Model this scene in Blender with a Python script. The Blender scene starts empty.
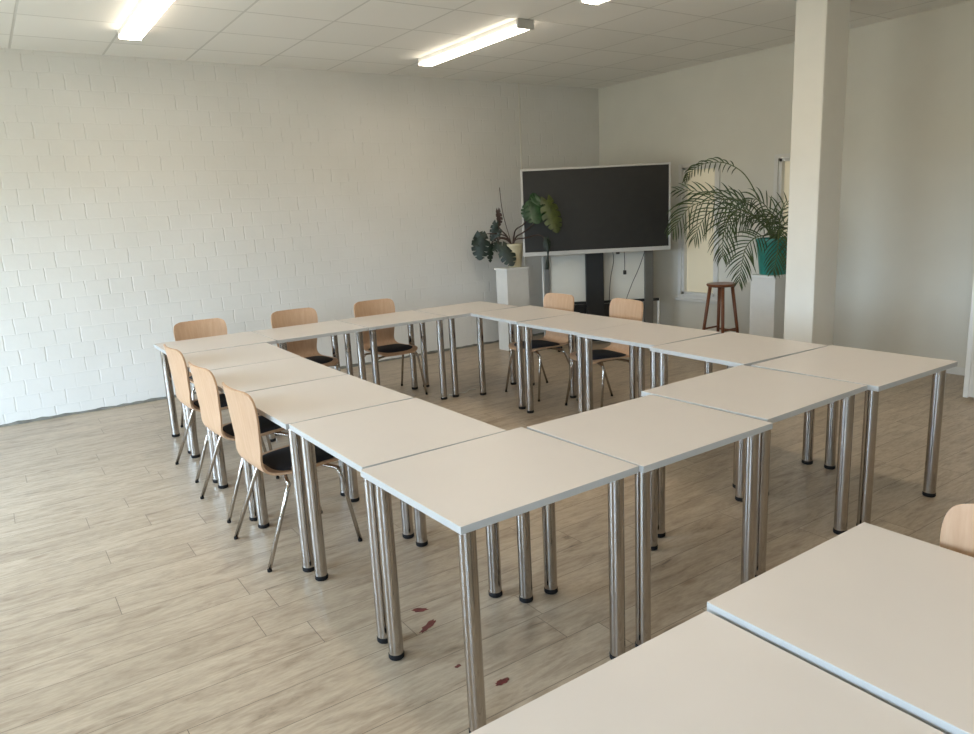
import bpy, bmesh, math, random
from mathutils import Vector, Matrix, noise
R = math.radians
PI = math.pi
random.seed(7)
sc = bpy.context.scene
COL = sc.collection

# ------------------------------------------------------------------ materials
def newmat(name):
    m = bpy.data.materials.new(name); m.use_nodes = True
    nt = m.node_tree; b = nt.nodes['Principled BSDF']
    return m, nt, b

def N(nt, t, **kw):
    n = nt.nodes.new(t)
    for k, v in kw.items():
        if hasattr(n, k): setattr(n, k, v)
        else: n.inputs[k].default_value = v
    return n

def ramp(nt, fac, stops):
    r = nt.nodes.new('ShaderNodeValToRGB')
    el = r.color_ramp.elements
    while len(el) < len(stops): el.new(.5)
    for e, (p, c) in zip(el, stops):
        e.position = p; e.color = (*c, 1) if len(c) == 3 else c
    nt.links.new(fac, r.inputs[0])
    return r

def mapping(nt, scale=(1, 1, 1), loc=(0, 0, 0), coord='Object'):
    tc = nt.nodes.new('ShaderNodeTexCoord')
    mp = nt.nodes.new('ShaderNodeMapping')
    mp.inputs['Scale'].default_value = scale
    mp.inputs['Location'].default_value = loc
    nt.links.new(tc.outputs[coord], mp.inputs[0])
    return mp

def simple(name, col, rough=.5, metal=0, var=.04, nscale=12, bump=0, spec=.5, **kw):
    m, nt, b = newmat(name)
    mp = mapping(nt)
    n = N(nt, 'ShaderNodeTexNoise', Scale=nscale, Detail=3.)
    nt.links.new(mp.outputs[0], n.inputs['Vector'])
    lo = tuple(max(0, c * (1 - var)) for c in col); hi = tuple(min(1, c * (1 + var)) for c in col)
    r = ramp(nt, n.outputs['Fac'], [(.3, lo), (.7, hi)])
    nt.links.new(r.outputs[0], b.inputs['Base Color'])
    b.inputs['Roughness'].default_value = rough
    b.inputs['Metallic'].default_value = metal
    b.inputs['Specular IOR Level'].default_value = spec
    if bump:
        bp = N(nt, 'ShaderNodeBump', Strength=bump, Distance=.002)
        nt.links.new(n.outputs['Fac'], bp.inputs['Height'])
        nt.links.new(bp.outputs[0], b.inputs['Normal'])
    for k, v in kw.items():
        b.inputs[k].default_value = v
    return m

def wood(name, c1, c2, rough=.4, scale=(14, 14, 1.2), coat=0):
    m, nt, b = newmat(name)
    mp = mapping(nt, scale)
    n = N(nt, 'ShaderNodeTexNoise', Scale=3., Detail=6., Roughness=.6, Distortion=.4)
    nt.links.new(mp.outputs[0], n.inputs['Vector'])
    r = ramp(nt, n.outputs['Fac'], [(.3, c1), (.7, c2)])
    nt.links.new(r.outputs[0], b.inputs['Base Color'])
    b.inputs['Roughness'].default_value = rough
    b.inputs['Coat Weight'].default_value = coat
    return m

def mat_floor():
    m, nt, b = newmat('oak_plank_floor')
    L = nt.links
    mp = mapping(nt, (1, 1, 1), (.02, -1.277 + .19 * 40, 0))
    br = N(nt, 'ShaderNodeTexBrick', offset=0., offset_frequency=2, squash=1.0)
    br.inputs['Scale'].default_value = 1
    br.inputs['Brick Width'].default_value = 1.35
    br.inputs['Row Height'].default_value = .19
    br.inputs['Mortar Size'].default_value = .0016
    br.inputs['Mortar Smooth'].default_value = .3
    br.inputs['Color1'].default_value = (0, 0, 0, 1)
    br.inputs['Color2'].default_value = (1, 1, 1, 1)
    br.inputs['Mortar'].default_value = (.5, .5, .5, 1)
    ps = nt.nodes.new('ShaderNodeSeparateXYZ'); L.new(mp.outputs[0], ps.inputs[0])
    dv = N(nt, 'ShaderNodeMath', operation='DIVIDE'); dv.inputs[1].default_value = .19; L.new(ps.outputs[1], dv.inputs[0])
    fl = N(nt, 'ShaderNodeMath', operation='FLOOR'); L.new(dv.outputs[0], fl.inputs[0])
    wn = N(nt, 'ShaderNodeTexWhiteNoise', noise_dimensions='1D'); L.new(fl.outputs[0], wn.inputs['W'])
    ms = N(nt, 'ShaderNodeMath', operation='MULTIPLY'); ms.inputs[1].default_value = 1.35; L.new(wn.outputs['Value'], ms.inputs[0])
    ad = N(nt, 'ShaderNodeMath', operation='ADD'); L.new(ps.outputs[0], ad.inputs[0]); L.new(ms.outputs[0], ad.inputs[1])
    pc = nt.nodes.new('ShaderNodeCombineXYZ'); L.new(ad.outputs[0], pc.inputs[0]); L.new(ps.outputs[1], pc.inputs[1])
    L.new(pc.outputs[0], br.inputs['Vector'])
    # grain, shifted per plank
    tc = nt.nodes.new('ShaderNodeTexCoord')
    sep = nt.nodes.new('ShaderNodeSeparateXYZ'); L.new(tc.outputs['Object'], sep.inputs[0])
    mul = N(nt, 'ShaderNodeMath', operation='MULTIPLY'); mul.inputs[1].default_value = 17.
    L.new(br.outputs['Color'], mul.inputs[0])
    cmb = nt.nodes.new('ShaderNodeCombineXYZ')
    mx = N(nt, 'ShaderNodeMath', operation='MULTIPLY'); mx.inputs[1].default_value = 1.9
    my = N(nt, 'ShaderNodeMath', operation='MULTIPLY'); my.inputs[1].default_value = 9.0
    L.new(sep.outputs[0], mx.inputs[0]); L.new(sep.outputs[1], my.inputs[0])
    L.new(mx.outputs[0], cmb.inputs[0]); L.new(my.outputs[0], cmb.inputs[1]); L.new(mul.outputs[0], cmb.inputs[2])
    n1 = N(nt, 'ShaderNodeTexNoise', Scale=1.5, Detail=7., Roughness=.66, Distortion=.9)
    L.new(cmb.outputs[0], n1.inputs['Vector'])
    n2 = N(nt, 'ShaderNodeTexNoise', Scale=9., Detail=4., Roughness=.65)
    L.new(cmb.outputs[0], n2.inputs['Vector'])
    base = ramp(nt, n1.outputs['Fac'], [(.25, (.16, .11, .07)), (.38, (.37, .285, .20)), (.52, (.47, .375, .27)), (.75, (.535, .44, .325))])
    fine = ramp(nt, n2.outputs['Fac'], [(.3, (.80, .79, .78)), (.6, (1, 1, 1))])
    mixf = N(nt, 'ShaderNodeMix', data_type='RGBA', blend_type='MULTIPLY'); mixf.inputs['Factor'].default_value = 1
    L.new(base.outputs[0], mixf.inputs['A']); L.new(fine.outputs[0], mixf.inputs['B'])
    pl = ramp(nt, br.outputs['Color'], [(0, (.90, .89, .88)), (1, (1.0, 1.0, 1.0))])
    mixp = N(nt, 'ShaderNodeMix', data_type='RGBA', blend_type='MULTIPLY'); mixp.inputs['Factor'].default_value = 1
    L.new(mixf.outputs['Result'], mixp.inputs['A']); L.new(pl.outputs[0], mixp.inputs['B'])
    # knots
    cm2 = nt.nodes.new('ShaderNodeCombineXYZ')
    m2 = N(nt, 'ShaderNodeMath', operation='MULTIPLY'); m2.inputs[1].default_value = 2.4
    L.new(sep.outputs[1], m2.inputs[0]); L.new(sep.outputs[0], cm2.inputs[0]); L.new(m2.outputs[0], cm2.inputs[1])
    vo = N(nt, 'ShaderNodeTexVoronoi', Scale=1.5); vo.inputs['Randomness'].default_value = 1
    L.new(cm2.outputs[0], vo.inputs['Vector'])
    kn = ramp(nt, vo.outputs['Distance'], [(.02, (.55, .47, .4)), (.09, (1, 1, 1))])
    mixk = N(nt, 'ShaderNodeMix', data_type='RGBA', blend_type='MULTIPLY'); mixk.inputs['Factor'].default_value = .75
    L.new(mixp.outputs['Result'], mixk.inputs['A']); L.new(kn.outputs[0], mixk.inputs['B'])
    seam = N(nt, 'ShaderNodeMix', data_type='RGBA')
    L.new(br.outputs['Fac'], seam.inputs['Factor']); L.new(mixk.outputs['Result'], seam.inputs['A'])
    seam.inputs['B'].default_value = (.13, .095, .065, 1)
    L.new(seam.outputs['Result'], b.inputs['Base Color'])
    rr = ramp(nt, n2.outputs['Fac'], [(.3, (.40,) * 3), (.7, (.30,) * 3)])
    L.new(rr.outputs[0], b.inputs['Roughness'])
    bp = N(nt, 'ShaderNodeBump', Strength=.25, Distance=.002, invert=True)
    L.new(br.outputs['Fac'], bp.inputs['Height']); L.new(bp.outputs[0], b.inputs['Normal'])
    return m

def mat_brick():
    m, nt, b = newmat('white_painted_brick')
    L = nt.links
    def mth(op, a, bb=None, c=None):
        n = N(nt, 'ShaderNodeMath', operation=op)
        for k, v in enumerate((a, bb, c)):
            if v is None: continue
            if isinstance(v, (int, float)): n.inputs[k].default_value = v
            else: L.new(v, n.inputs[k])
        return n.outputs[0]
    tc = nt.nodes.new('ShaderNodeTexCoord')
    nw = N(nt, 'ShaderNodeTexNoise', Scale=11., Detail=2.); L.new(tc.outputs['Object'], nw.inputs['Vector'])
    vs = N(nt, 'ShaderNodeVectorMath', operation='SCALE'); vs.inputs['Scale'].default_value = .016
    L.new(nw.outputs['Color'], vs.inputs[0])
    va = N(nt, 'ShaderNodeVectorMath', operation='ADD'); L.new(tc.outputs['Object'], va.inputs[0]); L.new(vs.outputs[0], va.inputs[1])
    sep = nt.nodes.new('ShaderNodeSeparateXYZ'); L.new(va.outputs[0], sep.inputs[0])
    zr = mth('DIVIDE', mth('ADD', sep.outputs[2], .02), .135)
    row = mth('FLOOR', zr)
    fz = mth('FRACT', zr)
    off = mth('MULTIPLY', mth('MODULO', row, 2.), .5)
    xr = mth('ADD', mth('DIVIDE', mth('ADD', sep.outputs[0], 20.), .195), off)
    fx = mth('FRACT', xr)
    dx = mth('MULTIPLY', mth('MINIMUM', fx, mth('SUBTRACT', 1., fx)), .195)
    dz = mth('MULTIPLY', mth('MINIMUM', fz, mth('SUBTRACT', 1., fz)), .135)
    def groove(d, w):
        n = N(nt, 'ShaderNodeMapRange', interpolation_type='SMOOTHSTEP')
        n.inputs['From Min'].default_value = 0; n.inputs['From Max'].default_value = w
        n.inputs['To Min'].default_value = 1; n.inputs['To Max'].default_value = 0
        L.new(d, n.inputs['Value']); return n.outputs[0]
    gx, gz = groove(dx, .010), groove(dz, .008)
    n4 = N(nt, 'ShaderNodeTexNoise', Scale=7., Detail=2.); L.new(tc.outputs['Object'], n4.inputs['Vector'])
    amp = N(nt, 'ShaderNodeMapRange'); L.new(n4.outputs['Fac'], amp.inputs['Value'])
    for k, v in (('From Min', .40), ('From Max', .62), ('To Min', .12), ('To Max', 1.)): amp.inputs[k].default_value = v
    g = mth('MAXIMUM', mth('MULTIPLY', gx, amp.outputs[0]), mth('MULTIPLY', gz, .22))
    n5 = N(nt, 'ShaderNodeTexNoise', Scale=2., Detail=4.); L.new(tc.outputs['Object'], n5.inputs['Vector'])
    r = ramp(nt, n5.outputs['Fac'], [(.3, (.69, .68, .645)), (.7, (.73, .72, .69))])
    L.new(r.outputs[0], b.inputs['Base Color'])
    b.inputs['Roughness'].default_value = .55
    bp = N(nt, 'ShaderNodeBump', Strength=.6, Distance=.007, invert=True)
    L.new(g, bp.inputs['Height'])
    n3 = N(nt, 'ShaderNodeTexNoise', Scale=26., Detail=3.); L.new(tc.outputs['Object'], n3.inputs['Vector'])
    bp2 = N(nt, 'ShaderNodeBump', Strength=.15, Distance=.004)
    L.new(n3.outputs['Fac'], bp2.inputs['Height']); L.new(bp.outputs[0], bp2.inputs['Normal'])
    L.new(bp2.outputs[0], b.inputs['Normal'])
    return m

def mat_ceiling():
    m, nt, b = newmat('ceiling_tiles')
    L = nt.links
    mp = mapping(nt, (1, 1, 1), (-.80 + .69 * 20, -5.30 + .655 * 30, 0))
    br = N(nt, 'ShaderNodeTexBrick', offset=0., offset_frequency=2)
    for k, v in {'Scale': 1, 'Brick Width': .69, 'Row Height': .655, 'Mortar Size': .010, 'Mortar Smooth': .25}.items():
        br.inputs[k].default_value = v
    br.inputs['Color1'].default_value = (.82, .81, .77, 1)
    br.inputs['Color2'].default_value = (.86, .85, .81, 1)
    br.inputs['Mortar'].default_value = (.66, .65, .61, 1)
    L.new(mp.outputs[0], br.inputs['Vector'])
    L.new(br.outputs['Color'], b.inputs['Base Color'])
    b.inputs['Roughness'].default_value = .85
    n = N(nt, 'ShaderNodeTexNoise', Scale=90., Detail=2.)
    tc = nt.nodes.new('ShaderNodeTexCoord'); L.new(tc.outputs['Object'], n.inputs['Vector'])
    bp = N(nt, 'ShaderNodeBump', Strength=.2, Distance=.002); L.new(n.outputs['Fac'], bp.inputs['Height'])
    bp2 = N(nt, 'ShaderNodeBump', Strength=.5, Distance=.006, invert=True)
    L.new(br.outputs['Fac'], bp2.inputs['Height']); L.new(bp.outputs[0], bp2.inputs['Normal'])
    L.new(bp2.outputs[0], b.inputs['Normal'])
    return m

def mat_chrome():
    m, nt, b = newmat('polished_chrome')
    b.inputs['Base Color'].default_value = (.47, .44, .41, 1)
    b.inputs['Metallic'].default_value = 1
    b.inputs['Roughness'].default_value = .09
    return m

def mat_emit(name, col, strength, base=(.8, .8, .8)):
    m, nt, b = newmat(name)
    b.inputs['Base Color'].default_value = (*base, 1)
    b.inputs['Emission Color'].default_value = (*col, 1)
    b.inputs['Emission Strength'].default_value = strength
    b.inputs['Roughness'].default_value = .4
    return m

def mat_glass():
    m = bpy.data.materials.new('clear_window_glass'); m.use_nodes = True
    nt = m.node_tree; nt.nodes.clear()
    o = nt.nodes.new('ShaderNodeOutputMaterial'); mx = nt.nodes.new('ShaderNodeMixShader')
    t = nt.nodes.new('ShaderNodeBsdfTransparent'); g = nt.nodes.new('ShaderNodeBsdfGlossy')
    g.inputs['Roughness'].default_value = .02; mx.inputs[0].default_value = .06
    nt.links.new(t.outputs[0], mx.inputs[1]); nt.links.new(g.outputs[0], mx.inputs[2]); nt.links.new(mx.outputs[0], o.inputs[0])
    return m

LAMP_COL = (1, .87, .70)
M = dict(
    floor=mat_floor(), brick=mat_brick(), ceiling=mat_ceiling(), chrome=mat_chrome(), glass=mat_glass(),
    wall=simple('off_white_wall_paint', (.68, .66, .59), .7, var=.02, nscale=3, bump=.1),
    pillar=simple('pillar_paint', (.78, .76, .70), .6, var=.02, nscale=4, bump=.05),
    white=simple('white_lacquer', (.68, .67, .64), .45, var=.02),
    whitemetal=simple('white_metal', (.74, .74, .72), .35, var=.01),
    laminate=simple('white_laminate', (.655, .60, .555), .36, var=.012, nscale=5),
    edge=simple('table_edge_band', (.47, .47, .46), .45, var=.01),
    rubber=simple('black_rubber', (.010, .009, .009), .8, var=.1, spec=.2),
    black=simple('black_metal', (.006, .007, .008), .55, var=.1),
    fabric=simple('black_upholstery', (.015, .016, .020), .9, var=.25, nscale=220, bump=.4),
    beech=wood('beech_plywood', (.47, .285, .165), (.54, .35, .22), .5, (20, 20, 1.6), 0),
    teak=wood('stained_wood', (.15, .048, .020), (.24, .085, .036), .4, (30, 30, 2), .2),
    steel=simple('grey_steel', (.20, .195, .18), .4, .8, var=.05),
    alu=simple('silver_bezel', (.55, .54, .52), .35, .3, var=.01),
    screen=simple('dark_screen', (.015, .0145, .0135), .38, var=.1),
    smoke=simple('smoked_glass', (.02, .022, .024), .12, var=.05),
    pane=mat_emit('cream_lit_pane', (.86, .77, .54), .22, (.52, .47, .36)),
    diffuser=mat_emit('lamp_diffuser', LAMP_COL, 12.),
    greenpot=simple('teal_glazed_pot', (.020, .20, .165), .3, var=.15, nscale=18),
    creampot=simple('cream_ceramic_pot', (.50, .44, .29), .4, var=.06),
    soil=simple('potting_soil', (.03, .02, .012), .95, var=.4, nscale=60, bump=.8),
    palm=simple('palm_leaf', (.055, .085, .030), .45, var=.35, nscale=8),
    palmstem=simple('palm_stem', (.09, .12, .035), .5, var=.2),
    monst=simple('monstera_leaf_dark', (.006, .018, .010), .5, var=.35, nscale=14),
    monst2=simple('monstera_leaf_green', (.014, .052, .014), .4, var=.35, nscale=14),
    monst3=simple('monstera_leaf_yellowgreen', (.052, .068, .012), .4, var=.35, nscale=14),
    vine=simple('vine_stem', (.045, .022, .014), .7, var=.3),
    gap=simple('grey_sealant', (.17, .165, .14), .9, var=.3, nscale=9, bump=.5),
    stain=simple('red_brown_stain', (.14, .022, .018), .5, var=.4, nscale=40),
    paper=simple('white_scrap', (.62, .58, .50), .8, var=.1),
    cable=simple('black_cable', (.02, .02, .02), .5),
)

# ------------------------------------------------------------------ helpers
def tag(o, label, cat, group=None, kind=None):
    o['label'] = label; o['category'] = cat
    if group: o['group'] = group
    if kind: o['kind'] = kind
    return o

def empty(name, loc, rz=0):
    o = bpy.data.objects.new(name, None); COL.objects.link(o)
    o.location = loc; o.rotation_euler = (0, 0, rz)
    o.empty_display_size = .1
    return o

def obj(name, bm, mats, parent=None, smooth=False, loc=None):
    me = bpy.data.meshes.new(name)
    bmesh.ops.recalc_face_normals(bm, faces=bm.faces)
    bm.to_mesh(me); bm.free()
    for m in (mats if isinstance(mats, (list, tuple)) else [mats]): me.materials.append(m)
    if smooth:
        for p in me.polygons: p.use_smooth = True
    o = bpy.data.objects.new(name, me); COL.objects.link(o)
    if parent: o.parent = parent
    if loc: o.location = loc
    return o

def struct(name, bm, mats, **kw):
    o = obj(name, bm, mats, **kw); o['kind'] = 'structure'; return o

def autosmooth(o, ang=40):
    me = o.data
    for p in me.polygons: p.use_smooth = True
    bm = bmesh.new(); bm.from_mesh(me)
    for e in bm.edges:
        if len(e.link_faces) == 2 and e.calc_face_angle() > R(ang): e.smooth = False
        else: e.smooth = True
    bm.to_mesh(me); bm.free()
    return o

def box(bm, x0, y0, z0, x1, y1, z1, mi=0, bev=0):
    vs = [bm.verts.new((x, y, z)) for z in (z0, z1) for y in (y0, y1) for x in (x0, x1)]
    fs = [bm.faces.new([vs[i] for i in f]) for f in ((0, 1, 3, 2), (4, 6, 7, 5), (0, 4, 5, 1), (2, 3, 7, 6), (0, 2, 6, 4), (1, 5, 7, 3))]
    for f in fs: f.material_index = mi
    if bev:
        es = list({e for f in fs for e in f.edges})
        r = bmesh.ops.bevel(bm, geom=es, offset=bev, segments=2, affect='EDGES', profile=.6)
        for f in r['faces']: f.material_index = mi
    return fs

def catmull(pts, n=8):
    pts = [Vector(p) for p in pts]
    if len(pts) < 3: return pts
    P = [pts[0] * 2 - pts[1]] + pts + [pts[-1] * 2 - pts[-2]]
    out = []
    for i in range(1, len(P) - 2):
        a, b, c, d = P[i - 1:i + 3]
        for k in range(n):
            t = k / n
            out.append(.5 * ((2 * b) + (c - a) * t + (2 * a - 5 * b + 4 * c - d) * t * t + (3 * b - a - 3 * c + d) * t ** 3))
    out.append(pts[-1])
    return out

def tube(bm, pts, r, seg=10, cap=True, mi=0):
    pts = [Vector(p) for p in pts]
    rings = []; nrm = None
    for i, p in enumerate(pts):
        t = (pts[min(i + 1, len(pts) - 1)] - pts[max(i - 1, 0)]).normalized()
        if nrm is None:
            nrm = t.cross(Vector((0, 0, 1)) if abs(t.z) < .9 else Vector((1, 0, 0))).normalized()
        nrm = (nrm - t * nrm.dot(t)).normalized()
        bi = t.cross(nrm)
        rr = r(i / (len(pts) - 1)) if callable(r) else r
        rings.append([bm.verts.new(p + (nrm * math.cos(a) + bi * math.sin(a)) * rr) for a in [2 * PI * k / seg for k in range(seg)]])
    for a, b in zip(rings, rings[1:]):
        for k in range(seg):
            f = bm.faces.new((a[k], a[(k + 1) % seg], b[(k + 1) % seg], b[k])); f.smooth = True; f.material_index = mi
    if cap:
        bm.faces.new(rings[0][::-1]).material_index = mi; bm.faces.new(rings[-1]).material_index = mi

def lathe(bm, prof, seg=32, c=(0, 0), mi=0):
    rings = []
    for (r, z) in prof:
        if r <= 1e-6: rings.append([bm.verts.new((c[0], c[1], z))])
        else: rings.append([bm.verts.new((c[0] + r * math.cos(2 * PI * k / seg), c[1] + r * math.sin(2 * PI * k / seg), z)) for k in range(seg)])
    for a, b in zip(rings, rings[1:]):
        for k in range(seg):
            q = (k + 1) % seg
            if len(a) == 1 and len(b) == 1: continue
            if len(a) == 1: f = bm.faces.new((a[0], b[k], b[q]))
            elif len(b) == 1: f = bm.faces.new((a[k], a[q], b[0]))
            else: f = bm.faces.new((a[k], a[q], b[q], b[k]))
            f.material_index = mi

def children(o): return [c for c in COL.objects if c.parent == o]

def copy_tree(o, parent=None):
    c = o.copy(); COL.objects.link(c); c.parent = parent
    for ch in children(o): copy_tree(ch, c)
    return c

# ------------------------------------------------------------------ room
XW, YW, ZC = 5.94, 5.80, 3.11
XL, YF = -3.40, -4.60
bm = bmesh.new(); box(bm, XL - .2, YF - .2, -.12, XW + .2, YW + .2, 0); struct('floor', bm, M['floor'])
bm = bmesh.new(); box(bm, XL - .2, YF - .2, ZC, XW + .2, YW + .2, ZC + .1); struct('ceiling', bm, M['ceiling'])
bm = bmesh.new(); box(bm, XL - .2, YW, 0, XW + .2, YW + .2, ZC); struct('wall_back', bm, M['brick'])
bm = bmesh.new(); box(bm, XL - .2, YF - .2, 0, XW + .2, YF, ZC); struct('wall_front', bm, M['wall'])

def wall_x(name, x0, x1, y0, y1, holes, mat):
    """wall slab between x0,x1 with rectangular openings (ya,yb,za,zb)"""
    bm = bmesh.new()
    ys = sorted({y0, y1, *[h[0] for h in holes], *[h[1] for h in holes]})
    for a, b in zip(ys, ys[1:]):
        cuts = sorted([(h[2], h[3]) for h in holes if h[0] <= a + 1e-6 and h[1] >= b - 1e-6])
        z = 0
        for (p, q) in cuts:
            if p > z: box(bm, x0, a, z, x1, b, p)
            z = q
        if z < ZC: box(bm, x0, a, z, x1, b, ZC)
    bmesh.ops.remove_doubles(bm, verts=bm.verts, dist=1e-5)
    return struct(name, bm, mat)

W1 = (3.885, 4.385, .515, 2.005)
W2 = (2.60, 3.105, .515, 2.005)
wall_x('wall_right', XW, XW + .2, YF, YW, [W1, W2], M['wall'])
LW = [(-3.5, -1.1, .85, 2.3), (1.5, 3.0, .06, 2.30), (3.2, 4.7, .06, 2.30)]
wall_x('wall_left', XL - .2, XL, YF, YW, LW, M['wall'])

def inner_window(n, h):
    """slim interior window in the right wall: moulded frame, sill and a cream lit pane"""
    ya, yb, za, zb = h
    fw = .045
    bm = bmesh.new()
    x0, x1 = XW - .022, XW + .06
    for (a, b, c, d) in ((ya - fw, ya, za - fw, zb + fw), (yb, yb + fw, za - fw, zb + fw), (ya, yb, zb, zb + fw), (ya, yb, za - fw, za)):
        box(bm, XW - .022, a, c, XW + .0, b, d, bev=.004)
    for (a, b, c, d) in ((ya, ya + .035, za, zb), (yb - .035, yb, za, zb), (ya, yb, zb - .03, zb), (ya, yb, za, za + .03)):
        box(bm, XW + .0, a, c, XW + .07, b, d)
    w = struct('window_%d' % n, bm, M['white'])
    bm = bmesh.new(); box(bm, XW + .05, ya, za, XW + .065, yb, zb); obj('pane', bm, M['pane'], w)
    bm = bmesh.new(); box(bm, XW - .05, ya - fw - .02, za - fw - .03, XW, yb + fw + .02, za - fw, bev=.004); obj('sill', bm, M['white'], w)
inner_window(1, W1); inner_window(2, W2)

def outer_window(n, h):
    ya, yb, za, zb = h
    x0, x1 = XL - .14, XL - .08
    bm = bmesh.new()
    for (a, b, c, d) in ((ya, ya + .06, za, zb), (yb - .06, yb, za, zb), (ya, yb, zb - .06, zb), (ya, yb, za, za + .06), ((ya + yb) / 2 - .03, (ya + yb) / 2 + .03, za, zb)):
        box(bm, x0, a, c, x1, b, d)
    w = struct('window_%d' % n, bm, M['white'])
    bm = bmesh.new(); box(bm, XL - .115, ya + .05, za + .05, XL - .105, yb - .05, zb - .05); obj('glass_pane', bm, M['glass'], w)
for i, h in enumerate(LW): outer_window(3 + i, h)

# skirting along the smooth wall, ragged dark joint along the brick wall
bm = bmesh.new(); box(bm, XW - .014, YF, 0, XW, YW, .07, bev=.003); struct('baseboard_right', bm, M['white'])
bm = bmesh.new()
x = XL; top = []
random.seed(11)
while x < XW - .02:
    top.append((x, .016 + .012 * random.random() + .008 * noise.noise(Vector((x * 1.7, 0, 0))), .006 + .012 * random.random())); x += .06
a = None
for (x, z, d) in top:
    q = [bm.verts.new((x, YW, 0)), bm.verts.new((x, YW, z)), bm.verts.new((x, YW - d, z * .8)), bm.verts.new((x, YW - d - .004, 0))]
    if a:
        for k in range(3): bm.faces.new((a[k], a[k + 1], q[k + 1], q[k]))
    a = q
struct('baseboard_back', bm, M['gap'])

# pillar
bm = bmesh.new(); box(bm, 4.50, 1.766, 0, 4.82, 2.03, ZC, bev=.012)
struct('wall_pillar', bm, M['pillar'])
bpy.data.objects['wall_pillar'].name = 'pillar'

# surface conduit on the brick wall
bm = bmesh.new(); box(bm, 4.625, YW - .007, .9, 4.638, YW, ZC)
struct('trim_1', bm, M['wall'])

# white panel door leaf standing at the right edge
t = empty('partition_panel', (5.13, .846, 0), R(0))
tag(t, 'white free-standing partition panel at the far right beside the smooth wall', 'partition')
bm = bmesh.new(); box(bm, -.02, -1.2, .03, .02, 0, 2.05, bev=.006); obj('board', bm, M['white'], t)
bm = bmesh.new()
box(bm, -.024, -.03, .022, .024, .006, 2.06, bev=.003); box(bm, -.024, -1.206, .022, .024, -1.17, 2.06, bev=.003)
obj('frame', bm, M['whitemetal'], t)
for y in (-.18, -1.02):
    bm = bmesh.new(); box(bm, -.14, y - .02, 0, .14, y + .02, .028, bev=.004); obj('foot', bm, M['steel'], t)

# ------------------------------------------------------------------ ceiling lamps
def make_lamp():
    t = empty('ceiling_lamp', (0, 0, 0))
    L, w = 1.64, .082
    bm = bmesh.new(); box(bm, -w * .9, .02, -.050, w * .9, L - .02, 0, bev=.006); obj('housing', bm, M['whitemetal'], t)
    bm = bmesh.new()                      # prismatic diffuser: shallow rounded trough
    prof = [(-w, -.050), (-w * .97, -.058), (-w * .82, -.066), (0, -.070), (w * .82, -.066), (w * .97, -.058), (w, -.050)]
    r0 = [bm.verts.new((x, .025, z)) for x, z in prof]; r1 = [bm.verts.new((x, L - .025, z)) for x, z in prof]
    n = len(prof)
    for k in range(n): bm.faces.new((r0[k], r0[(k + 1) % n], r1[(k + 1) % n], r1[k]))
    bm.faces.new(r0); bm.faces.new(r1[::-1])
    obj('diffuser', bm, M['diffuser'], t)
    for y in (0, L - .025):
        bm = bmesh.new(); box(bm, -w, y, -.072, w, y + .025, -.002, bev=.004); obj('end_cap', bm, M['alu'], t)
    return t
lamps = [(.17, 3.22, 'white tube ceiling lamp at the upper left above the brick wall side'),
         (2.85, 3.33, 'white tube ceiling lamp with grey end caps seen whole near the middle'),
         (2.85, .96, 'white tube ceiling lamp whose end just shows at the top edge of the photo'),
         (.17, .85, 'white tube ceiling lamp above the left table row'),
         (.17, -1.5, 'white tube ceiling lamp over the foreground tables'),
         (2.85, -1.4, 'white tube ceiling lamp right of the foreground tables'),
         (-2.4, .85, 'white tube ceiling lamp by the tall left windows')]
proto = make_lamp()
for i, (x, y, lab) in enumerate(lamps):
    o = proto if i == 0 else copy_tree(proto)
    o.location = (x, y, ZC)
    tag(o, lab, 'ceiling lamp', 'tube lamps on the ceiling')

# ------------------------------------------------------------------ tables
TL, TS, TH, INS, LR = .749, .647, .745, .056, .0285
def make_table():
    t = empty('table', (0, 0, 0))
    bm = bmesh.new()
    box(bm, -TL / 2, -TS / 2, TH - .025, TL / 2, TS / 2, TH, bev=.0015)
    for f in bm.faces:
        f.material_index = 0 if abs(f.normal.z) > .9 else 1
    bm.normal_update()
    for f in bm.faces: f.material_index = 0 if f.normal.z > .5 or f.normal.z < -.5 else 1
    obj('tabletop', bm, [M['laminate'], M['edge']], t)
    base = None
    for sx in (-1, 1):
        for sy in (-1, 1):
            if base is None:
                bm = bmesh.new()
                lathe(bm, [(0, .022), (LR, .022), (LR, TH - .032), (LR + .012, TH - .031), (LR + .012, TH - .0255), (0, TH - .0255)], 28)
                base = autosmooth(obj('leg', bm, M['chrome'], t))
                bm = bmesh.new()
                lathe(bm, [(0, 0), (LR - .002, 0), (LR + .0015, .004), (LR + .0015, .021), (LR - .001, .024), (0, .024)], 28)
                autosmooth(obj('foot_cap', bm, M['rubber'], base))
                leg = base
            else:
                leg = copy_tree(base, t)
            leg.location = (sx * (TL / 2 - INS), sy * (TS / 2 - INS), 0)
    return t
G_ring = 'white tables pushed together into a large ring'
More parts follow.
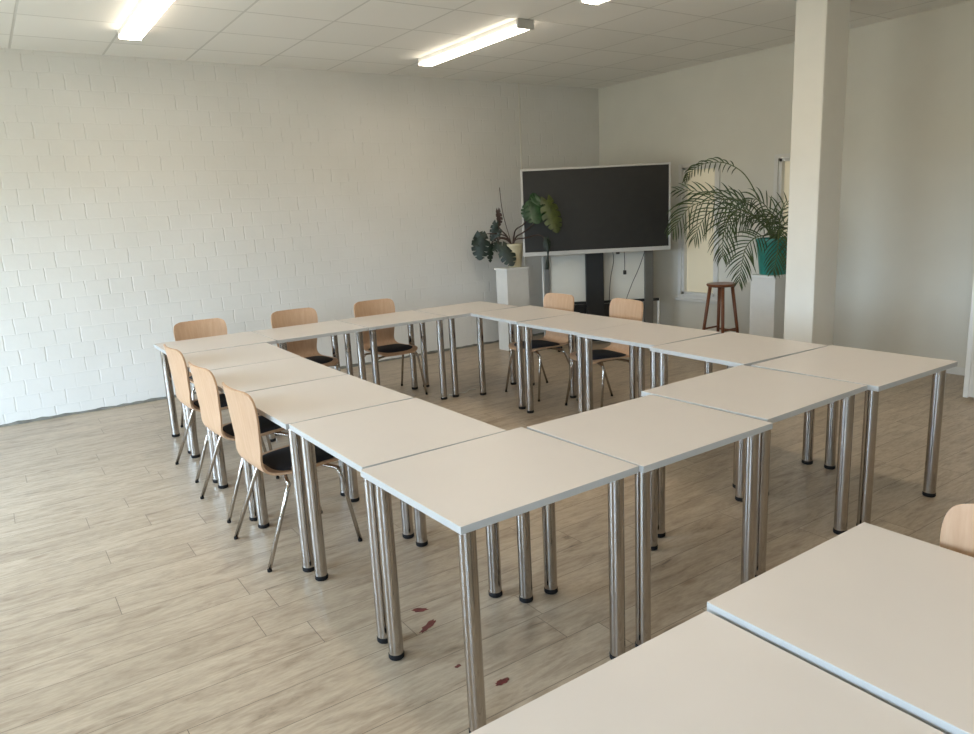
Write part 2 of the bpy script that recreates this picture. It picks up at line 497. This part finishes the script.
tables = [
    # x, y, rotation, z lift, label
    (.3340, .3700, 1.3, 0, 'white table at the near corner of the ring, its sharp corner pointing at the camera', .985, 1.0),
    (1.0860, .3680, .6, 0, 'white table second along the near row, right of the near corner table', .99, 1.0),
    (1.8730, .4400, 1.5, 0, 'white table third along the near row, with its front edge set slightly back', 1.055, 1.05),
    (2.6700, .4050, -.5, 0, 'white table at the right end of the near row, nearest the partition panel', 1.02, 1.07),
    (.2950, 1.0793, 90.4, 0, 'white table of the left row directly behind the near corner table', 1.0, 1.0),
    (.2760, 1.8430, 91.0, 0, 'white table of the left row with the nearest chair tucked at its side', 1.01, 1.01),
    (.2650, 2.6130, 90.2, 0, 'white table of the left row with the second chair tucked at its side', 1.01, 1.02),
    (.2720, 3.3760, 89.0, 0, 'white table of the left row touching the row along the brick wall', 1.0, 1.03),
    (.3250, 4.0950, 0, 0, 'white table at the far left corner of the ring beside the brick wall', 1.0, 1.0),
    (1.0800, 4.0900, 0, 0, 'white table of the wall row in front of the second brick wall chair', 1.0, 1.0),
    (1.8400, 4.0900, .2, 0, 'white table of the wall row in front of the third brick wall chair', 1.01, 1.0),
    (2.6100, 4.0900, 0, 0, 'white table at the far corner of the ring nearest the tall white plinth', 1.02, 1.0),
    (2.7550, 3.3780, 87.0, 0, 'white table of the far right row in front of the chair closest to the monstera', .985, 1.0),
    (2.7150, 2.6220, 90.0, 0, 'white table of the far right row before the chair right of the screen column', .985, 1.0),
    (2.6900, 1.8820, 90.2, 0, 'white table of the far right row nearest the wooden stool, with no chair', .985, 1.0),
    (2.6720, 1.1340, -2.5, 0, 'white table turned sideways that closes the ring in front of the pillar', 1.0, 1.11),
    (.155 - TL / 2, -.684 - TS / 2, 0, 0, 'white foreground table at the bottom edge, the lower one of the two', 1, 1),
    (.168 + TS / 2, -.674 - TL / 2, 90, .012, 'white foreground table at the bottom right, standing slightly higher, beside the cropped chair', 1, 1),
]
proto = make_table()
for i, (x, y, rz, dz, lab, sx, sy) in enumerate(tables):
    o = proto if i == 0 else copy_tree(proto)
    o.location = (x, y, 0); o.rotation_euler = (0, 0, R(rz))
    o.scale = (sx, sy, (TH + dz) / TH)
    tag(o, lab, 'table', G_ring if i < 16 else 'white tables in the foreground')

# ------------------------------------------------------------------ chairs
def make_chair():
    t = empty('chair', (0, 0, 0))
    # side profile of the bent plywood shell (x forward, z up), then half width
    prof = [(-.256, .862, .150), (-.253, .850, .187), (-.249, .825, .204), (-.243, .78, .210), (-.237, .72, .206), (-.231, .66, .197), (-.225, .60, .186),
            (-.217, .54, .176), (-.205, .49, .170), (-.180, .452, .172), (-.135, .431, .180), (-.06, .425, .194), (.03, .427, .204),
            (.12, .432, .206), (.185, .431, .202), (.222, .424, .190), (.242, .413, .160), (.247, .408, .135)]
    sp = catmull(prof, 3)
    bm = bmesh.new(); NX = 14; rows = []
    for (x, z, w) in sp:
        row = []
        isback = min(1, max(0, (z - .45) / .12))
        for k in range(NX + 1):
            s = -1 + 2 * k / NX
            y = w * s
            dx = .030 * isback * (y / .2) ** 2
            dz = .010 * (1 - isback) * (y / .2) ** 2
            row.append(bm.verts.new((x + dx, y, z + dz)))
        rows.append(row)
    for a, b in zip(rows, rows[1:]):
        for k in range(NX): bm.faces.new((a[k], a[k + 1], b[k + 1], b[k]))
    bm.normal_update()
    for v in bm.verts: v.normal_update()
    g = bmesh.ops.solidify(bm, geom=list(bm.faces), thickness=.011)
    sh = autosmooth(obj('shell', bm, M['beech'], t), 50)
    # upholstered pad following the seat
    def seat_z(x):
        for a, b in zip(sp, sp[1:]):
            if a.x <= x <= b.x and a.y < .5: return a.y + (b.y - a.y) * (x - a.x) / max(1e-6, b.x - a.x)
        return .427
    bm = bmesh.new(); top = []; NR, NA = 8, 40
    cx, lx, ly = .055, .178, .186
    for s in range(2):
        rings = []
        for i in range(NR + 1):
            f = i / NR; ring = []
            for k in range(NA):
                a = 2 * PI * k / NA
                e = 2 / 3.6
                ux = math.copysign(abs(math.cos(a)) ** e, math.cos(a)) * f; uy = math.copysign(abs(math.sin(a)) ** e, math.sin(a)) * f
                X = cx + lx * ux; Y = ly * uy
                zb = seat_z(X) + .010 * (Y / .2) ** 2
                z = zb + (.008 + .026 * (1 - f ** 5) if s == 0 else .004)
                ring.append((X, Y, z))
            rings.append(ring)
        top.append(rings)
    vt = [[bm.verts.new(p) for p in ring] for ring in top[0][1:]]; vb = [[bm.verts.new(p) for p in ring] for ring in top[1][1:]]
    for vv in (vt, vb):
        c = bm.verts.new(Vector(top[0 if vv is vt else 1][0][0]))
        for k in range(NA): bm.faces.new((c, vv[0][k], vv[0][(k + 1) % NA]))
        for a, b in zip(vv, vv[1:]):
            for k in range(NA): bm.faces.new((a[k], a[(k + 1) % NA], b[(k + 1) % NA], b[k]))
    for k in range(NA): bm.faces.new((vt[-1][k], vt[-1][(k + 1) % NA], vb[-1][(k + 1) % NA], vb[-1][k]))
    obj('seat_pad', bm, M['fabric'], t, smooth=True)
    # four chrome tube legs bent inwards under the seat
    r = .0102
    for sx, xt, xi in ((1, .180, .135), (-1, -.085, -.055)):
        for sy in (1, -1):
            pts = [(sx * .240, sy * .240, .012), (xt + (sx * .24 - xt) * .08, sy * (.203 + .037 * .08), .363), (xt, sy * .196, .385), (xt * .98 + xi * .02, sy * .175, .398), (xi, sy * .06, .402), (xi, sy * .01, .402)]
            bm = bmesh.new()
            P = [Vector(pts[0])] + catmull(pts[1:], 5)
            tube(bm, P, r, 12)
            lg = obj('leg', bm, M['chrome'], t)
            bm = bmesh.new(); lathe(bm, [(0, 0), (.0105, 0), (.0112, .003), (.0108, .014), (0, .014)], 14, (sx * .240, sy * .240))
            obj('glide', bm, M['rubber'], lg, smooth=True)
    bm = bmesh.new()
    for y in (-.07, .07): tube(bm, [(-.058, y, .4020), (.04, y, .406), (.138, y, .4020)], .008, 10)
    box(bm, -.03, -.09, .408, .11, .09, .416)
    obj('seat_frame', bm, M['chrome'], t)
    return t
chairs = [
    (.085, 1.875, 2.6, 'plywood chair with black seat pad on the left side, the nearest one to the camera', 'chairs along the left table row'),
    (.090, 2.600, 3.5, 'plywood chair with black seat pad on the left side, middle one of the three', 'chairs along the left table row'),
    (.110, 3.395, 2.5, 'plywood chair with black seat pad on the left side, farthest of the three', 'chairs along the left table row'),
    (.345, 4.370, -90, 'plywood chair against the brick wall, leftmost at the ring corner', 'chairs in front of the brick wall'),
    (1.130, 4.345, -90, 'plywood chair against the brick wall, the middle one of the wall row', 'chairs in front of the brick wall'),
    (1.895, 4.330, -90, 'plywood chair against the brick wall, rightmost of the wall row', 'chairs in front of the brick wall'),
    (2.955, 3.400, 180, 'pale plywood chair left of the black screen column', 'chairs in front of the display'),
    (3.015, 2.640, 174, 'pale plywood chair right of the black screen column', 'chairs in front of the display'),
    (.655, -1.055, 180, 'plywood chair cropped by the right edge of the photo beside the foreground table', 'chair at the foreground table'),
]
proto = make_chair()
for i, (x, y, rz, lab, grp) in enumerate(chairs):
    o = proto if i == 0 else copy_tree(proto)
    o.location = (x, y, 0); o.rotation_euler = (0, 0, R(rz))
    tag(o, lab, 'chair', grp)

# ------------------------------------------------------------------ display on its stand
DR = -R(33.96)
P0 = (4.81, 4.65, 0)
t = empty('display', P0, DR)
tag(t, 'large flat black display with thin silver frame hanging on the black column', 'display')
bm = bmesh.new()
x0, x1, z0, z1 = -.855, .842, 1.085, 2.058
bz, bb = .022, .045
for (a, b, c, d) in ((x0, x0 + bz, z0, z1), (x1 - bz, x1, z0, z1), (x0 + bz, x1 - bz, z1 - bz, z1), (x0 + bz, x1 - bz, z0, z0 + bb)):
    box(bm, a, 0, c, b, .05, d, bev=.002)
obj('bezel', bm, M['alu'], t)
bm = bmesh.new(); box(bm, x0 + .01, .008, z0 + .01, x1 - .01, .03, z1 - .01); obj('screen', bm, M['screen'], t)
bm = bmesh.new(); box(bm, x0 + .02, .03, z0 + .02, x1 - .02, .075, z1 - .02, bev=.01); obj('back_cover', bm, M['black'], t)
bm = bmesh.new(); box(bm, .215, .005, 1.062, .255, .03, 1.086, bev=.003); obj('sensor', bm, M['black'], t)
def cab(name, pts, parent, r=.004):
    bm = bmesh.new(); tube(bm, catmull(pts, 6), r, 6); return obj(name, bm, M['cable'], parent)
cab('power_cable', [(.19, .10, 1.10), (.20, .10, .98), (.165, .11, .78), (.15, .12, .58), (.15, .13, .50)], t)
c2 = cab('signal_cable', [(.325, .10, 1.10), (.33, .10, .98), (.33, .10, .86)], t)
bm = bmesh.new(); box(bm, .312, .085, .815, .348, .115, .865, bev=.008); obj('plug', bm, M['cable'], c2)
cab('network_cable', [(.58, .12, 1.10), (.50, .12, .88), (.42, .13, .70), (.35, .14, .51)], t)

t = empty('display_stand', P0, DR)
tag(t, 'black column display stand with grey side posts and a dark shelf behind the right chairs', 'stand')
bm = bmesh.new(); box(bm, -.125, .085, .06, .082, .165, 1.70, bev=.006); obj('column', bm, M['black'], t)
for x, w in ((-.575, .030), (.635, .052)):
    bm = bmesh.new(); box(bm, x - w, .19, .02, x + w, .25, 1.55, bev=.005); obj('post', bm, M['steel'], t)
bm = bmesh.new(); box(bm, -.527, .20, .475, .76, .235, .505, bev=.003); box(bm, -.527, .205, 1.35, .59, .235, 1.38); obj('crossbar', bm, M['black'], t)
bm = bmesh.new(); box(bm, -.525, .225, .507, .585, .238, 1.349); obj('back_panel', bm, M['wall'], t)
bm = bmesh.new(); box(bm, -.49, .10, .455, .36, .19, .474); obj('shelf', bm, M['smoke'], t)
bm = bmesh.new(); box(bm, -.49, .188, .27, .36, .198, .455); obj('shelf_back', bm, M['smoke'], t)
bm = bmesh.new(); tube(bm, [(.755, .22, .0), (.755, .22, .50)], .014, 10); tube(bm, [(-.622, .19, .0), (-.622, .19, 1.06)], .010, 10); obj('side_rail', bm, M['whitemetal'], t)
bm = bmesh.new(); box(bm, -.62, .12, .03, .74, .22, .06, bev=.004); obj('base_bar', bm, M['black'], t)
for x in (-.5, .55):
    bm = bmesh.new(); box(bm, x - .035, -.28, .03, x + .035, .5, .065, bev=.006); b_ = obj('base_foot', bm, M['black'], t)
    for y in (-.25, .47):
        bm = bmesh.new(); box(bm, x - .015, y - .02, 0, x + .015, y + .02, .032, bev=.006); obj('caster', bm, M['rubber'], b_)

# ------------------------------------------------------------------ pedestals, pots
def pedestal(x, y, sx, sy, h, label, cap=True):
    t = empty('plinth', (x, y, 0))
    tag(t, label, 'plinth', None)
    bm = bmesh.new(); box(bm, 0, 0, 0, sx, sy, h - .022, bev=.003); obj('body', bm, M['white'], t)
    bm = bmesh.new(); box(bm, -.012, -.012, h - .022, sx + .012, sy + .012, h, bev=.003); obj('top_plate', bm, M['whitemetal'], t)
    return t
pedestal(3.885, 5.17, .31, .22, .965, 'tall narrow white plinth under the monstera, left of the display')
pedestal(5.20, 2.60, .32, .275, .88, 'white plinth under the teal potted palm, partly hidden by the pillar')

def pot(parent, name, c, z0, h, r0, r1, mat, th=.012):
    bm = bmesh.new()
    lathe(bm, [(0, z0), (r0, z0), (r0 + (r1 - r0) * .5, z0 + h * .5), (r1, z0 + h - .03), (r1 + .006, z0 + h - .028), (r1 + .006, z0 + h), (r1 - th, z0 + h), (r1 - th, z0 + h - .05), (0, z0 + h - .045)], 36, c)
    return autosmooth(obj(name, bm, mat, parent))

# ------------------------------------------------------------------ monstera
def leaf(bm, base, tip, nrm, wid, droop=.15, lobes=5, mi=0, seedv=0):
    """split heart-shaped leaf between base and tip"""
    base, tip, nrm = Vector(base), Vector(tip), Vector(nrm).normalized()
    ax = tip - base; Ln = ax.length; ax.normalize()
    side = ax.cross(nrm).normalized(); nrm = side.cross(ax).normalized()
    rnd = random.Random(seedv)
    NT, NS = lobes * 6, 5
    mids = []
    for sd in (-1, 1):
        prev = None
        for i in range(NT + 1):
            t = i / NT
            w = wid * (math.sin(PI * (t * .93 + .05)) ** .65) * (1.1 - .45 * t)
            ph = (t * lobes) % 1
            notch = 1 if .16 < ph < .84 or i < 3 else .42
            row = []
            for k in range(NS + 1):
                s = k / NS
                ww = w * (s if s < .42 else .42 + (s - .42) * ((notch - .42) / .58 if notch < 1 else 1))
                fwd = .28 * ww - (.22 * Ln * (1 - t) ** 3 * s)
                p = base + ax * (t * Ln + fwd * (1 if t < .9 else .3)) + side * sd * ww
                p += nrm * (-droop * Ln * (t * t) * .6 - .35 * ww * ww / max(wid, .01) + .004 * math.sin(8 * t))
                row.append(p)
            if sd == -1 and True:
                pass
            vr = [bm.verts.new(p) for p in row]
            if prev:
                for k in range(NS):
                    if (vr[k].co - prev[k].co).length < 1e-6 and (vr[k + 1].co - prev[k + 1].co).length < 1e-6: continue
                    f = bm.faces.new((prev[k], prev[k + 1], vr[k + 1], vr[k])); f.material_index = mi; f.smooth = True
            prev = vr
    bmesh.ops.remove_doubles(bm, verts=bm.verts, dist=1e-5)

t = empty('monstera_plant', (4.01, 5.32, .965))
tag(t, 'dark monstera with split leaves in a cream pot on the tall plinth', 'potted plant')
o = Vector((4.01, 5.32, .965))
pot(t, 'pot', (.075, -.04), 0, .27, .075, .105, M['creampot'])
bm = bmesh.new(); lathe(bm, [(0, .226), (.090, .226), (.085, .235), (0, .242)], 20, (.075, -.04)); obj('soil', bm, M['soil'], t)
def S(p): return Vector(p) - o
bm = bmesh.new()
C0 = Vector((.05, -.04, .235))
stems = [
    [C0, S((4.06, 5.36, 1.30)), S((4.02, 5.42, 1.34)), S((3.90, 5.48, 1.36)), S((3.80, 5.54, 1.35))],
    [C0, S((4.05, 5.35, 1.27)), S((3.98, 5.39, 1.30)), S((3.94, 5.40, 1.26)), S((3.97, 5.36, 1.20))],
    [C0, S((4.06, 5.38, 1.32)), S((4.00, 5.44, 1.42)), S((3.99, 5.46, 1.52)), S((4.01, 5.47, 1.62))],
    [C0, S((4.08, 5.26, 1.34)), S((4.05, 5.18, 1.40)), S((4.09, 5.08, 1.46)), S((4.12, 5.00, 1.60)), S((4.14, 4.98, 1.67))],
    [C0, S((4.09, 5.24, 1.31)), S((4.10, 5.12, 1.36)), S((4.16, 4.98, 1.46)), S((4.22, 4.88, 1.60)), S((4.25, 4.83, 1.67))],
    [C0, S((4.08, 5.24, 1.28)), S((4.10, 5.08, 1.30)), S((4.16, 4.92, 1.33)), S((4.20, 4.82, 1.28))],
    [C0, S((4.03, 5.36, 1.30)), S((3.95, 5.44, 1.30)), S((3.88, 5.46, 1.24))],
]
for s in stems: tube(bm, catmull(s, 6), lambda u: .010 - .005 * u, 7)
obj('stem', bm, M['vine'], t)
bm = bmesh.new(); tube(bm, catmull([C0, S((4.08, 5.44, 1.5)), S((4.07, 5.48, 1.7)), S((4.07, 5.50, 1.88))], 5), .005, 6); obj('support_stake', bm, M['vine'], t)
toward = Vector((-.56, -.80, .15))
def addleaf(base, tip, nrm, wid, mat, droop=.2, lobes=5, sv=0):
    bm = bmesh.new(); leaf(bm, S(base), S(tip), nrm, wid, droop, lobes, 0, sv); ob = obj('leaf', bm, mat, t); return ob
addleaf((3.80, 5.54, 1.35), (3.76, 5.54, 1.06), toward + Vector((-.2, 0, .1)), .125, M['monst'], sv=1)
addleaf((3.82, 5.53, 1.36), (3.70, 5.58, 1.24), (-.3, -.6, .7), .085, M['monst'], sv=2)
addleaf((3.88, 5.46, 1.24), (3.86, 5.44, 1.03), toward + Vector((.5, 0, 0)), .055, M['monst'], sv=3)
addleaf((3.93, 5.30, 1.22), (3.95, 5.14, 1.00), toward, .105, M['monst'], sv=4)
addleaf((3.96, 5.40, 1.26), (3.88, 5.44, 1.17), (-.2, -.5, .8), .085, M['monst'], sv=5)
addleaf((3.99, 5.44, 1.40), (3.90, 5.50, 1.28), (-.6, -.5, .4), .075, M['monst'], sv=6)
addleaf((3.97, 5.46, 1.48), (3.92, 5.48, 1.30), toward, .06, M['monst'], sv=7)
addleaf((4.01, 5.47, 1.62), (4.00, 5.45, 1.44), (-.9, -.2, .2), .055, M['vine'], sv=8)
addleaf((4.15, 4.98, 1.69), (4.10, 4.84, 1.47), toward + Vector((0, 0, .3)), .15, M['monst2'], sv=9, lobes=6)
addleaf((4.14, 4.99, 1.67), (4.20, 4.93, 1.75), toward + Vector((0, 0, .5)), .13, M['monst2'], sv=10, droop=.5)
addleaf((4.13, 5.00, 1.68), (4.06, 5.04, 1.52), toward + Vector((-.2, 0, .2)), .09, M['monst2'], sv=14)
addleaf((4.24, 4.84, 1.70), (4.26, 4.68, 1.36), toward + Vector((.2, 0, .2)), .125, M['monst3'], sv=11, lobes=6)
addleaf((4.20, 4.82, 1.29), (4.18, 4.78, 1.15), toward, .05, M['monst'], sv=12)
bm = bmesh.new(); tube(bm, catmull([S((4.20, 4.82, 1.28)), S((4.19, 4.79, 1.16)), S((4.18, 4.79, 1.05)), S((4.16, 4.78, .95))], 5), lambda u: .016 + .008 * math.sin(9 * u), 7); obj('aerial_shoot', bm, M['monst'], t)

# ------------------------------------------------------------------ palm
PO = Vector((5.36, 2.74, .88))
t = empty('potted_palm', PO)
tag(t, 'feathery palm with long arching fronds in a teal pot beside the pillar', 'potted plant')
pot(t, 'pot', (0, 0), 0, .35, .125, .165, M['greenpot'], .015)
bm = bmesh.new(); lathe(bm, [(0, .295), (.146, .298), (.14, .308), (0, .315)], 24); obj('soil', bm, M['soil'], t)
fronds = [
    ([(5.42, 2.81, 1.28), (5.34, 2.85, 1.48), (5.21, 2.86, 1.68), (5.10, 2.92, 1.86), (4.93, 3.00, 1.96), (4.73, 3.07, 1.96), (4.58, 3.10, 1.90), (4.47, 3.09, 1.81)], .11, .55, .8, 20),
    ([(5.41, 2.82, 1.30), (5.25, 2.85, 1.49), (5.07, 2.87, 1.58), (4.86, 2.90, 1.62), (4.62, 2.94, 1.62), (4.44, 2.99, 1.57), (4.30, 2.99, 1.47), (4.22, 3.00, 1.37)], .28, .35, .9, 24),
    ([(5.46, 2.85, 1.32), (5.42, 3.00, 1.54), (5.32, 3.14, 1.61), (5.18, 3.31, 1.67), (5.06, 3.47, 1.72), (4.95, 3.61, 1.74)], .22, .4, .3, 16),
    ([(5.39, 2.83, 1.30), (5.31, 2.99, 1.47), (5.20, 3.08, 1.53), (5.08, 3.16, 1.54), (4.95, 3.23, 1.47), (4.83, 3.22, 1.36), (4.78, 3.23, 1.26)], .27, .3, .8, 22),
    ([(5.30, 2.77, 1.31), (5.07, 2.78, 1.46), (4.89, 2.79, 1.52), (4.76, 2.80, 1.47), (4.66, 2.78, 1.34), (4.60, 2.75, 1.20), (4.56, 2.72, 1.11)], .26, .3, .7, 24),
    ([(5.24, 2.68, 1.26), (5.04, 2.63, 1.27), (4.88, 2.61, 1.26), (4.76, 2.61, 1.19), (4.67, 2.58, 1.09), (4.62, 2.56, 0.99), (4.57, 2.54, 0.89)], .22, .3, .5, 24),
    ([(5.24, 2.62, 1.27), (5.12, 2.52, 1.32), (5.02, 2.46, 1.27), (4.97, 2.43, 1.15), (4.93, 2.42, 1.04), (4.90, 2.42, 0.96)], .20, .3, .5, 20),
    ([(5.40, 2.76, 1.30), (5.35, 2.76, 1.43), (5.27, 2.79, 1.55), (5.16, 2.82, 1.61), (5.03, 2.84, 1.58)], .20, .3, .8, 14),
    ([(5.47, 2.77, 1.30), (5.52, 2.78, 1.44), (5.59, 2.76, 1.56), (5.67, 2.73, 1.63)], .16, .4, .3, 10),
    ([(5.40, 2.70, 1.28), (5.37, 2.62, 1.38), (5.34, 2.52, 1.40), (5.31, 2.40, 1.33)], .20, .3, .6, 14),
    ([(5.50, 2.85, 1.30), (5.55, 2.96, 1.41), (5.56, 3.07, 1.45), (5.52, 3.15, 1.38)], .18, .3, .6, 12),
    ([(5.30, 2.64, 1.29), (5.27, 2.62, 1.39), (5.21, 2.62, 1.44), (5.11, 2.62, 1.43), (5.01, 2.61, 1.34)], .20, .25, .7, 14),
    ([(5.37, 2.66, 1.29), (5.27, 2.55, 1.33), (5.19, 2.46, 1.26), (5.13, 2.41, 1.13), (5.06, 2.38, 0.99)], .19, .3, .4, 18),
    ([(5.38, 2.80, 1.28), (5.28, 2.85, 1.40), (5.12, 2.90, 1.45), (4.98, 2.95, 1.40), (4.90, 2.98, 1.30)], .22, .3, .8, 16),
]
rl = random.Random(5)
for pts, LL, t0, droop, nl in fronds:
    nl = max(7, int(nl * .72))
    pts = [Vector(p) - PO for p in pts]
    st = Vector((rl.uniform(-.05, .05), rl.uniform(-.05, .05), .27))
    cr = catmull([st] + pts, 8)
    bm = bmesh.new()
    tube(bm, cr, lambda u: .0075 - .0055 * u, 6, mi=1)
    n = len(cr)
    view = Vector((.56, .80, 0))
    for i in range(nl * 2 + 1):
        sd = 1 if i % 2 else -1
        u = t0 + (1 - t0) * (i / (nl * 2))
        x = u * (n - 1); k = min(int(x), n - 2); p = cr[k].lerp(cr[k + 1], x - k)
        tg = (cr[min(k + 2, n - 1)] - cr[max(k - 1, 0)]).normalized()
        # leaflets spread in a plane that mixes the horizontal side with the broad face of the frond
        side = tg.cross(Vector((0, 0, 1)) * .55 + Vector((-.56, -.80, 0)) * .75)
        side = side.normalized() if side.length > .1 else Vector((1, 0, 0))
        v = (u - t0) / (1 - t0)
        ln = LL * (.55 + .75 * math.sin(PI * min(1, v * .85 + .12))) * (1 - .35 * v) * rl.uniform(.85, 1.1)
        d = (tg * (.62 + .5 * v) + side * sd * (1 - .35 * v) + Vector((rl.uniform(-.1, .1), rl.uniform(-.1, .1), rl.uniform(-.08, .12)))).normalized()
        wv = .0066 * rl.uniform(.85, 1.15)
        q = p.copy(); prev = None; SEG = 6
        for s in range(SEG + 1):
            f = s / SEG
            w = wv * (math.sin(PI * min(.98, .12 + f * .86))) ** .7
            wdir = d.cross(view).normalized() if d.cross(view).length > .05 else Vector((0, 0, 1))
            wdir = (wdir + view * .35).normalized()
            a, b = bm.verts.new(q + wdir * w), bm.verts.new(q - wdir * w)
            if prev: bm.faces.new((prev[0], prev[1], b, a)).smooth = True
            prev = (a, b)
            d = (d + Vector((0, 0, -1)) * droop * .42 * (f + .2)).normalized()
            q = q + d * (ln / SEG)
            q.x = min(q.x, XW - .02 - PO.x)
            if -.19 < q.x < .19 and -.17 < q.y < .17 and q.z < .02: q.y = -.175 - .01 * f
            if abs(q.x) < .19 and abs(q.y) < .19 and q.z < .335: q.z = max(q.z, .335) if abs(q.x) < .12 and abs(q.y) < .12 else q.z
    obj('frond', bm, [M['palm'], M['palmstem']], t)

# ------------------------------------------------------------------ stool
t = empty('wooden_stool', (5.50, 3.46, 0))
tag(t, 'reddish brown wooden bar stool with round seat under the small window', 'stool')
SH = .735
bm = bmesh.new(); lathe(bm, [(0, SH - .032), (.135, SH - .032), (.152, SH - .022), (.155, SH - .008), (.148, SH), (0, SH)], 36); autosmooth(obj('seat', bm, M['teak'], t))
feet = []
for k in range(4):
    a = R(46 + 90 * k)
    tp = Vector((.115 * math.cos(a), .115 * math.sin(a), SH - .03)); ft = Vector((.205 * math.cos(a), .205 * math.sin(a), 0))
    feet.append((tp, ft))
    bm = bmesh.new(); tube(bm, [ft, tp], lambda u: .016 + .003 * u, 10); obj('leg', bm, M['teak'], t)
for k in range(4):
    f = .30 if k % 2 else .34
    a, b = feet[k], feet[(k + 1) % 4]
    p, q = a[1].lerp(a[0], f), b[1].lerp(b[0], f)
    bm = bmesh.new(); tube(bm, [p, q], .0105, 8); obj('rung', bm, M['teak'], t)

# ------------------------------------------------------------------ floor marks and scraps
def blot(name, cx, cy, lx, ly, rot, seedv, mat, label, cat, h=.0012, group=None):
    rr = random.Random(seedv); bm = bmesh.new(); n = 22; ring = []
    for k in range(n):
        a = 2 * PI * k / n; f = .55 + .45 * rr.random()
        x, y = lx * f * math.cos(a), ly * f * math.sin(a)
        ring.append((x * math.cos(rot) - y * math.sin(rot), x * math.sin(rot) + y * math.cos(rot)))
    a = [bm.verts.new((x, y, 0)) for x, y in ring]; b = [bm.verts.new((x * .93, y * .93, h)) for x, y in ring]
    bm.faces.new(b); bm.faces.new(a[::-1])
    for k in range(n): bm.faces.new((a[k], a[(k + 1) % n], b[(k + 1) % n], b[k]))
    o = obj(name, bm, mat); o.location = (cx, cy, 0.0004)
    tag(o, label, cat, group); return o
blot('stain', .215, .740, .065, .020, .5, 3, M['stain'], 'long reddish brown smear on the floor under the near corner table', 'stain', group='red marks on the floor')
blot('stain', .247, .866, .048, .018, -.5, 4, M['stain'], 'short reddish brown smear on the floor behind the long smear', 'stain', group='red marks on the floor')
blot('stain', .165, .436, .016, .010, .2, 5, M['stain'], 'small dark dot on the floor beside the foremost table leg', 'stain', group='red marks on the floor')
blot('stain', .240, .262, .035, .018, .1, 6, M['stain'], 'faint brown spot on the floor right of the foremost table leg', 'stain', group='red marks on the floor')
def scrap(pts, r, label):
    bm = bmesh.new(); tube(bm, catmull(pts, 5), r, 6); o = obj('cord_scrap', bm, M['paper']); tag(o, label, 'cord'); return o
scrap([(2.26, 3.90, .008), (2.32, 3.86, .007), (2.36, 3.92, .007), (2.42, 3.87, .007), (2.50, 3.93, .007), (2.56, 3.90, .007)], .006, 'white cord scrap lying on the floor below the far corner of the ring')

# ------------------------------------------------------------------ light
w = bpy.data.worlds.new('daylight'); sc.world = w; w.use_nodes = True
nt = w.node_tree; bg = nt.nodes['Background']
tc = nt.nodes.new('ShaderNodeTexCoord'); sp_ = nt.nodes.new('ShaderNodeSeparateXYZ'); nt.links.new(tc.outputs['Generated'], sp_.inputs[0])
rp = ramp(nt, sp_.outputs[2], [(0, (.16, .17, .15)), (.04, (.55, .70, .84)), (1, (.43, .68, 1.0))])
nt.links.new(rp.outputs[0], bg.inputs[0]); bg.inputs[1].default_value = 24.
for h in LW:
    ya, yb, za, zb = h
    l = bpy.data.lights.new('window_portal', 'AREA'); l.shape = 'RECTANGLE'; l.size = yb - ya; l.size_y = zb - za
    l.cycles.is_portal = True
    o = bpy.data.objects.new('window_portal', l); COL.objects.link(o)
    o.location = (XL - .15, (ya + yb) / 2, (za + zb) / 2)
    o.rotation_euler = (R(90), 0, R(-90))
    o['kind'] = 'helper'

# ------------------------------------------------------------------ camera
cam = bpy.data.cameras.new('camera'); co = bpy.data.objects.new('camera', cam); COL.objects.link(co)
cam.sensor_width = 36; cam.lens = 729.49 * 36 / 974; cam.clip_start = .02; cam.clip_end = 100
pitch, roll, yaw = .2115, -.0494, .5927
f0 = Vector((math.sin(yaw), math.cos(yaw), 0)); rt = Vector((math.cos(yaw), -math.sin(yaw), 0))
fw = f0 * math.cos(pitch) - Vector((0, 0, math.sin(pitch))); up = rt.cross(fw)
r2 = rt * math.cos(roll) + up * math.sin(roll); u2 = -rt * math.sin(roll) + up * math.cos(roll)
m = Matrix((( r2.x, u2.x, -fw.x, -1.0361), (r2.y, u2.y, -fw.y, -1.6352), (r2.z, u2.z, -fw.z, 1.6298), (0, 0, 0, 1)))
co.matrix_world = m
sc.camera = co
sc.view_settings.view_transform = 'Standard'; sc.view_settings.look = 'None'
sc.view_settings.gamma = 1; sc.view_settings.use_curve_mapping = False
sc.view_settings.exposure = 0.2
sc.cycles.max_bounces = 10; sc.cycles.diffuse_bounces = 6
sc.cycles.use_denoising = True
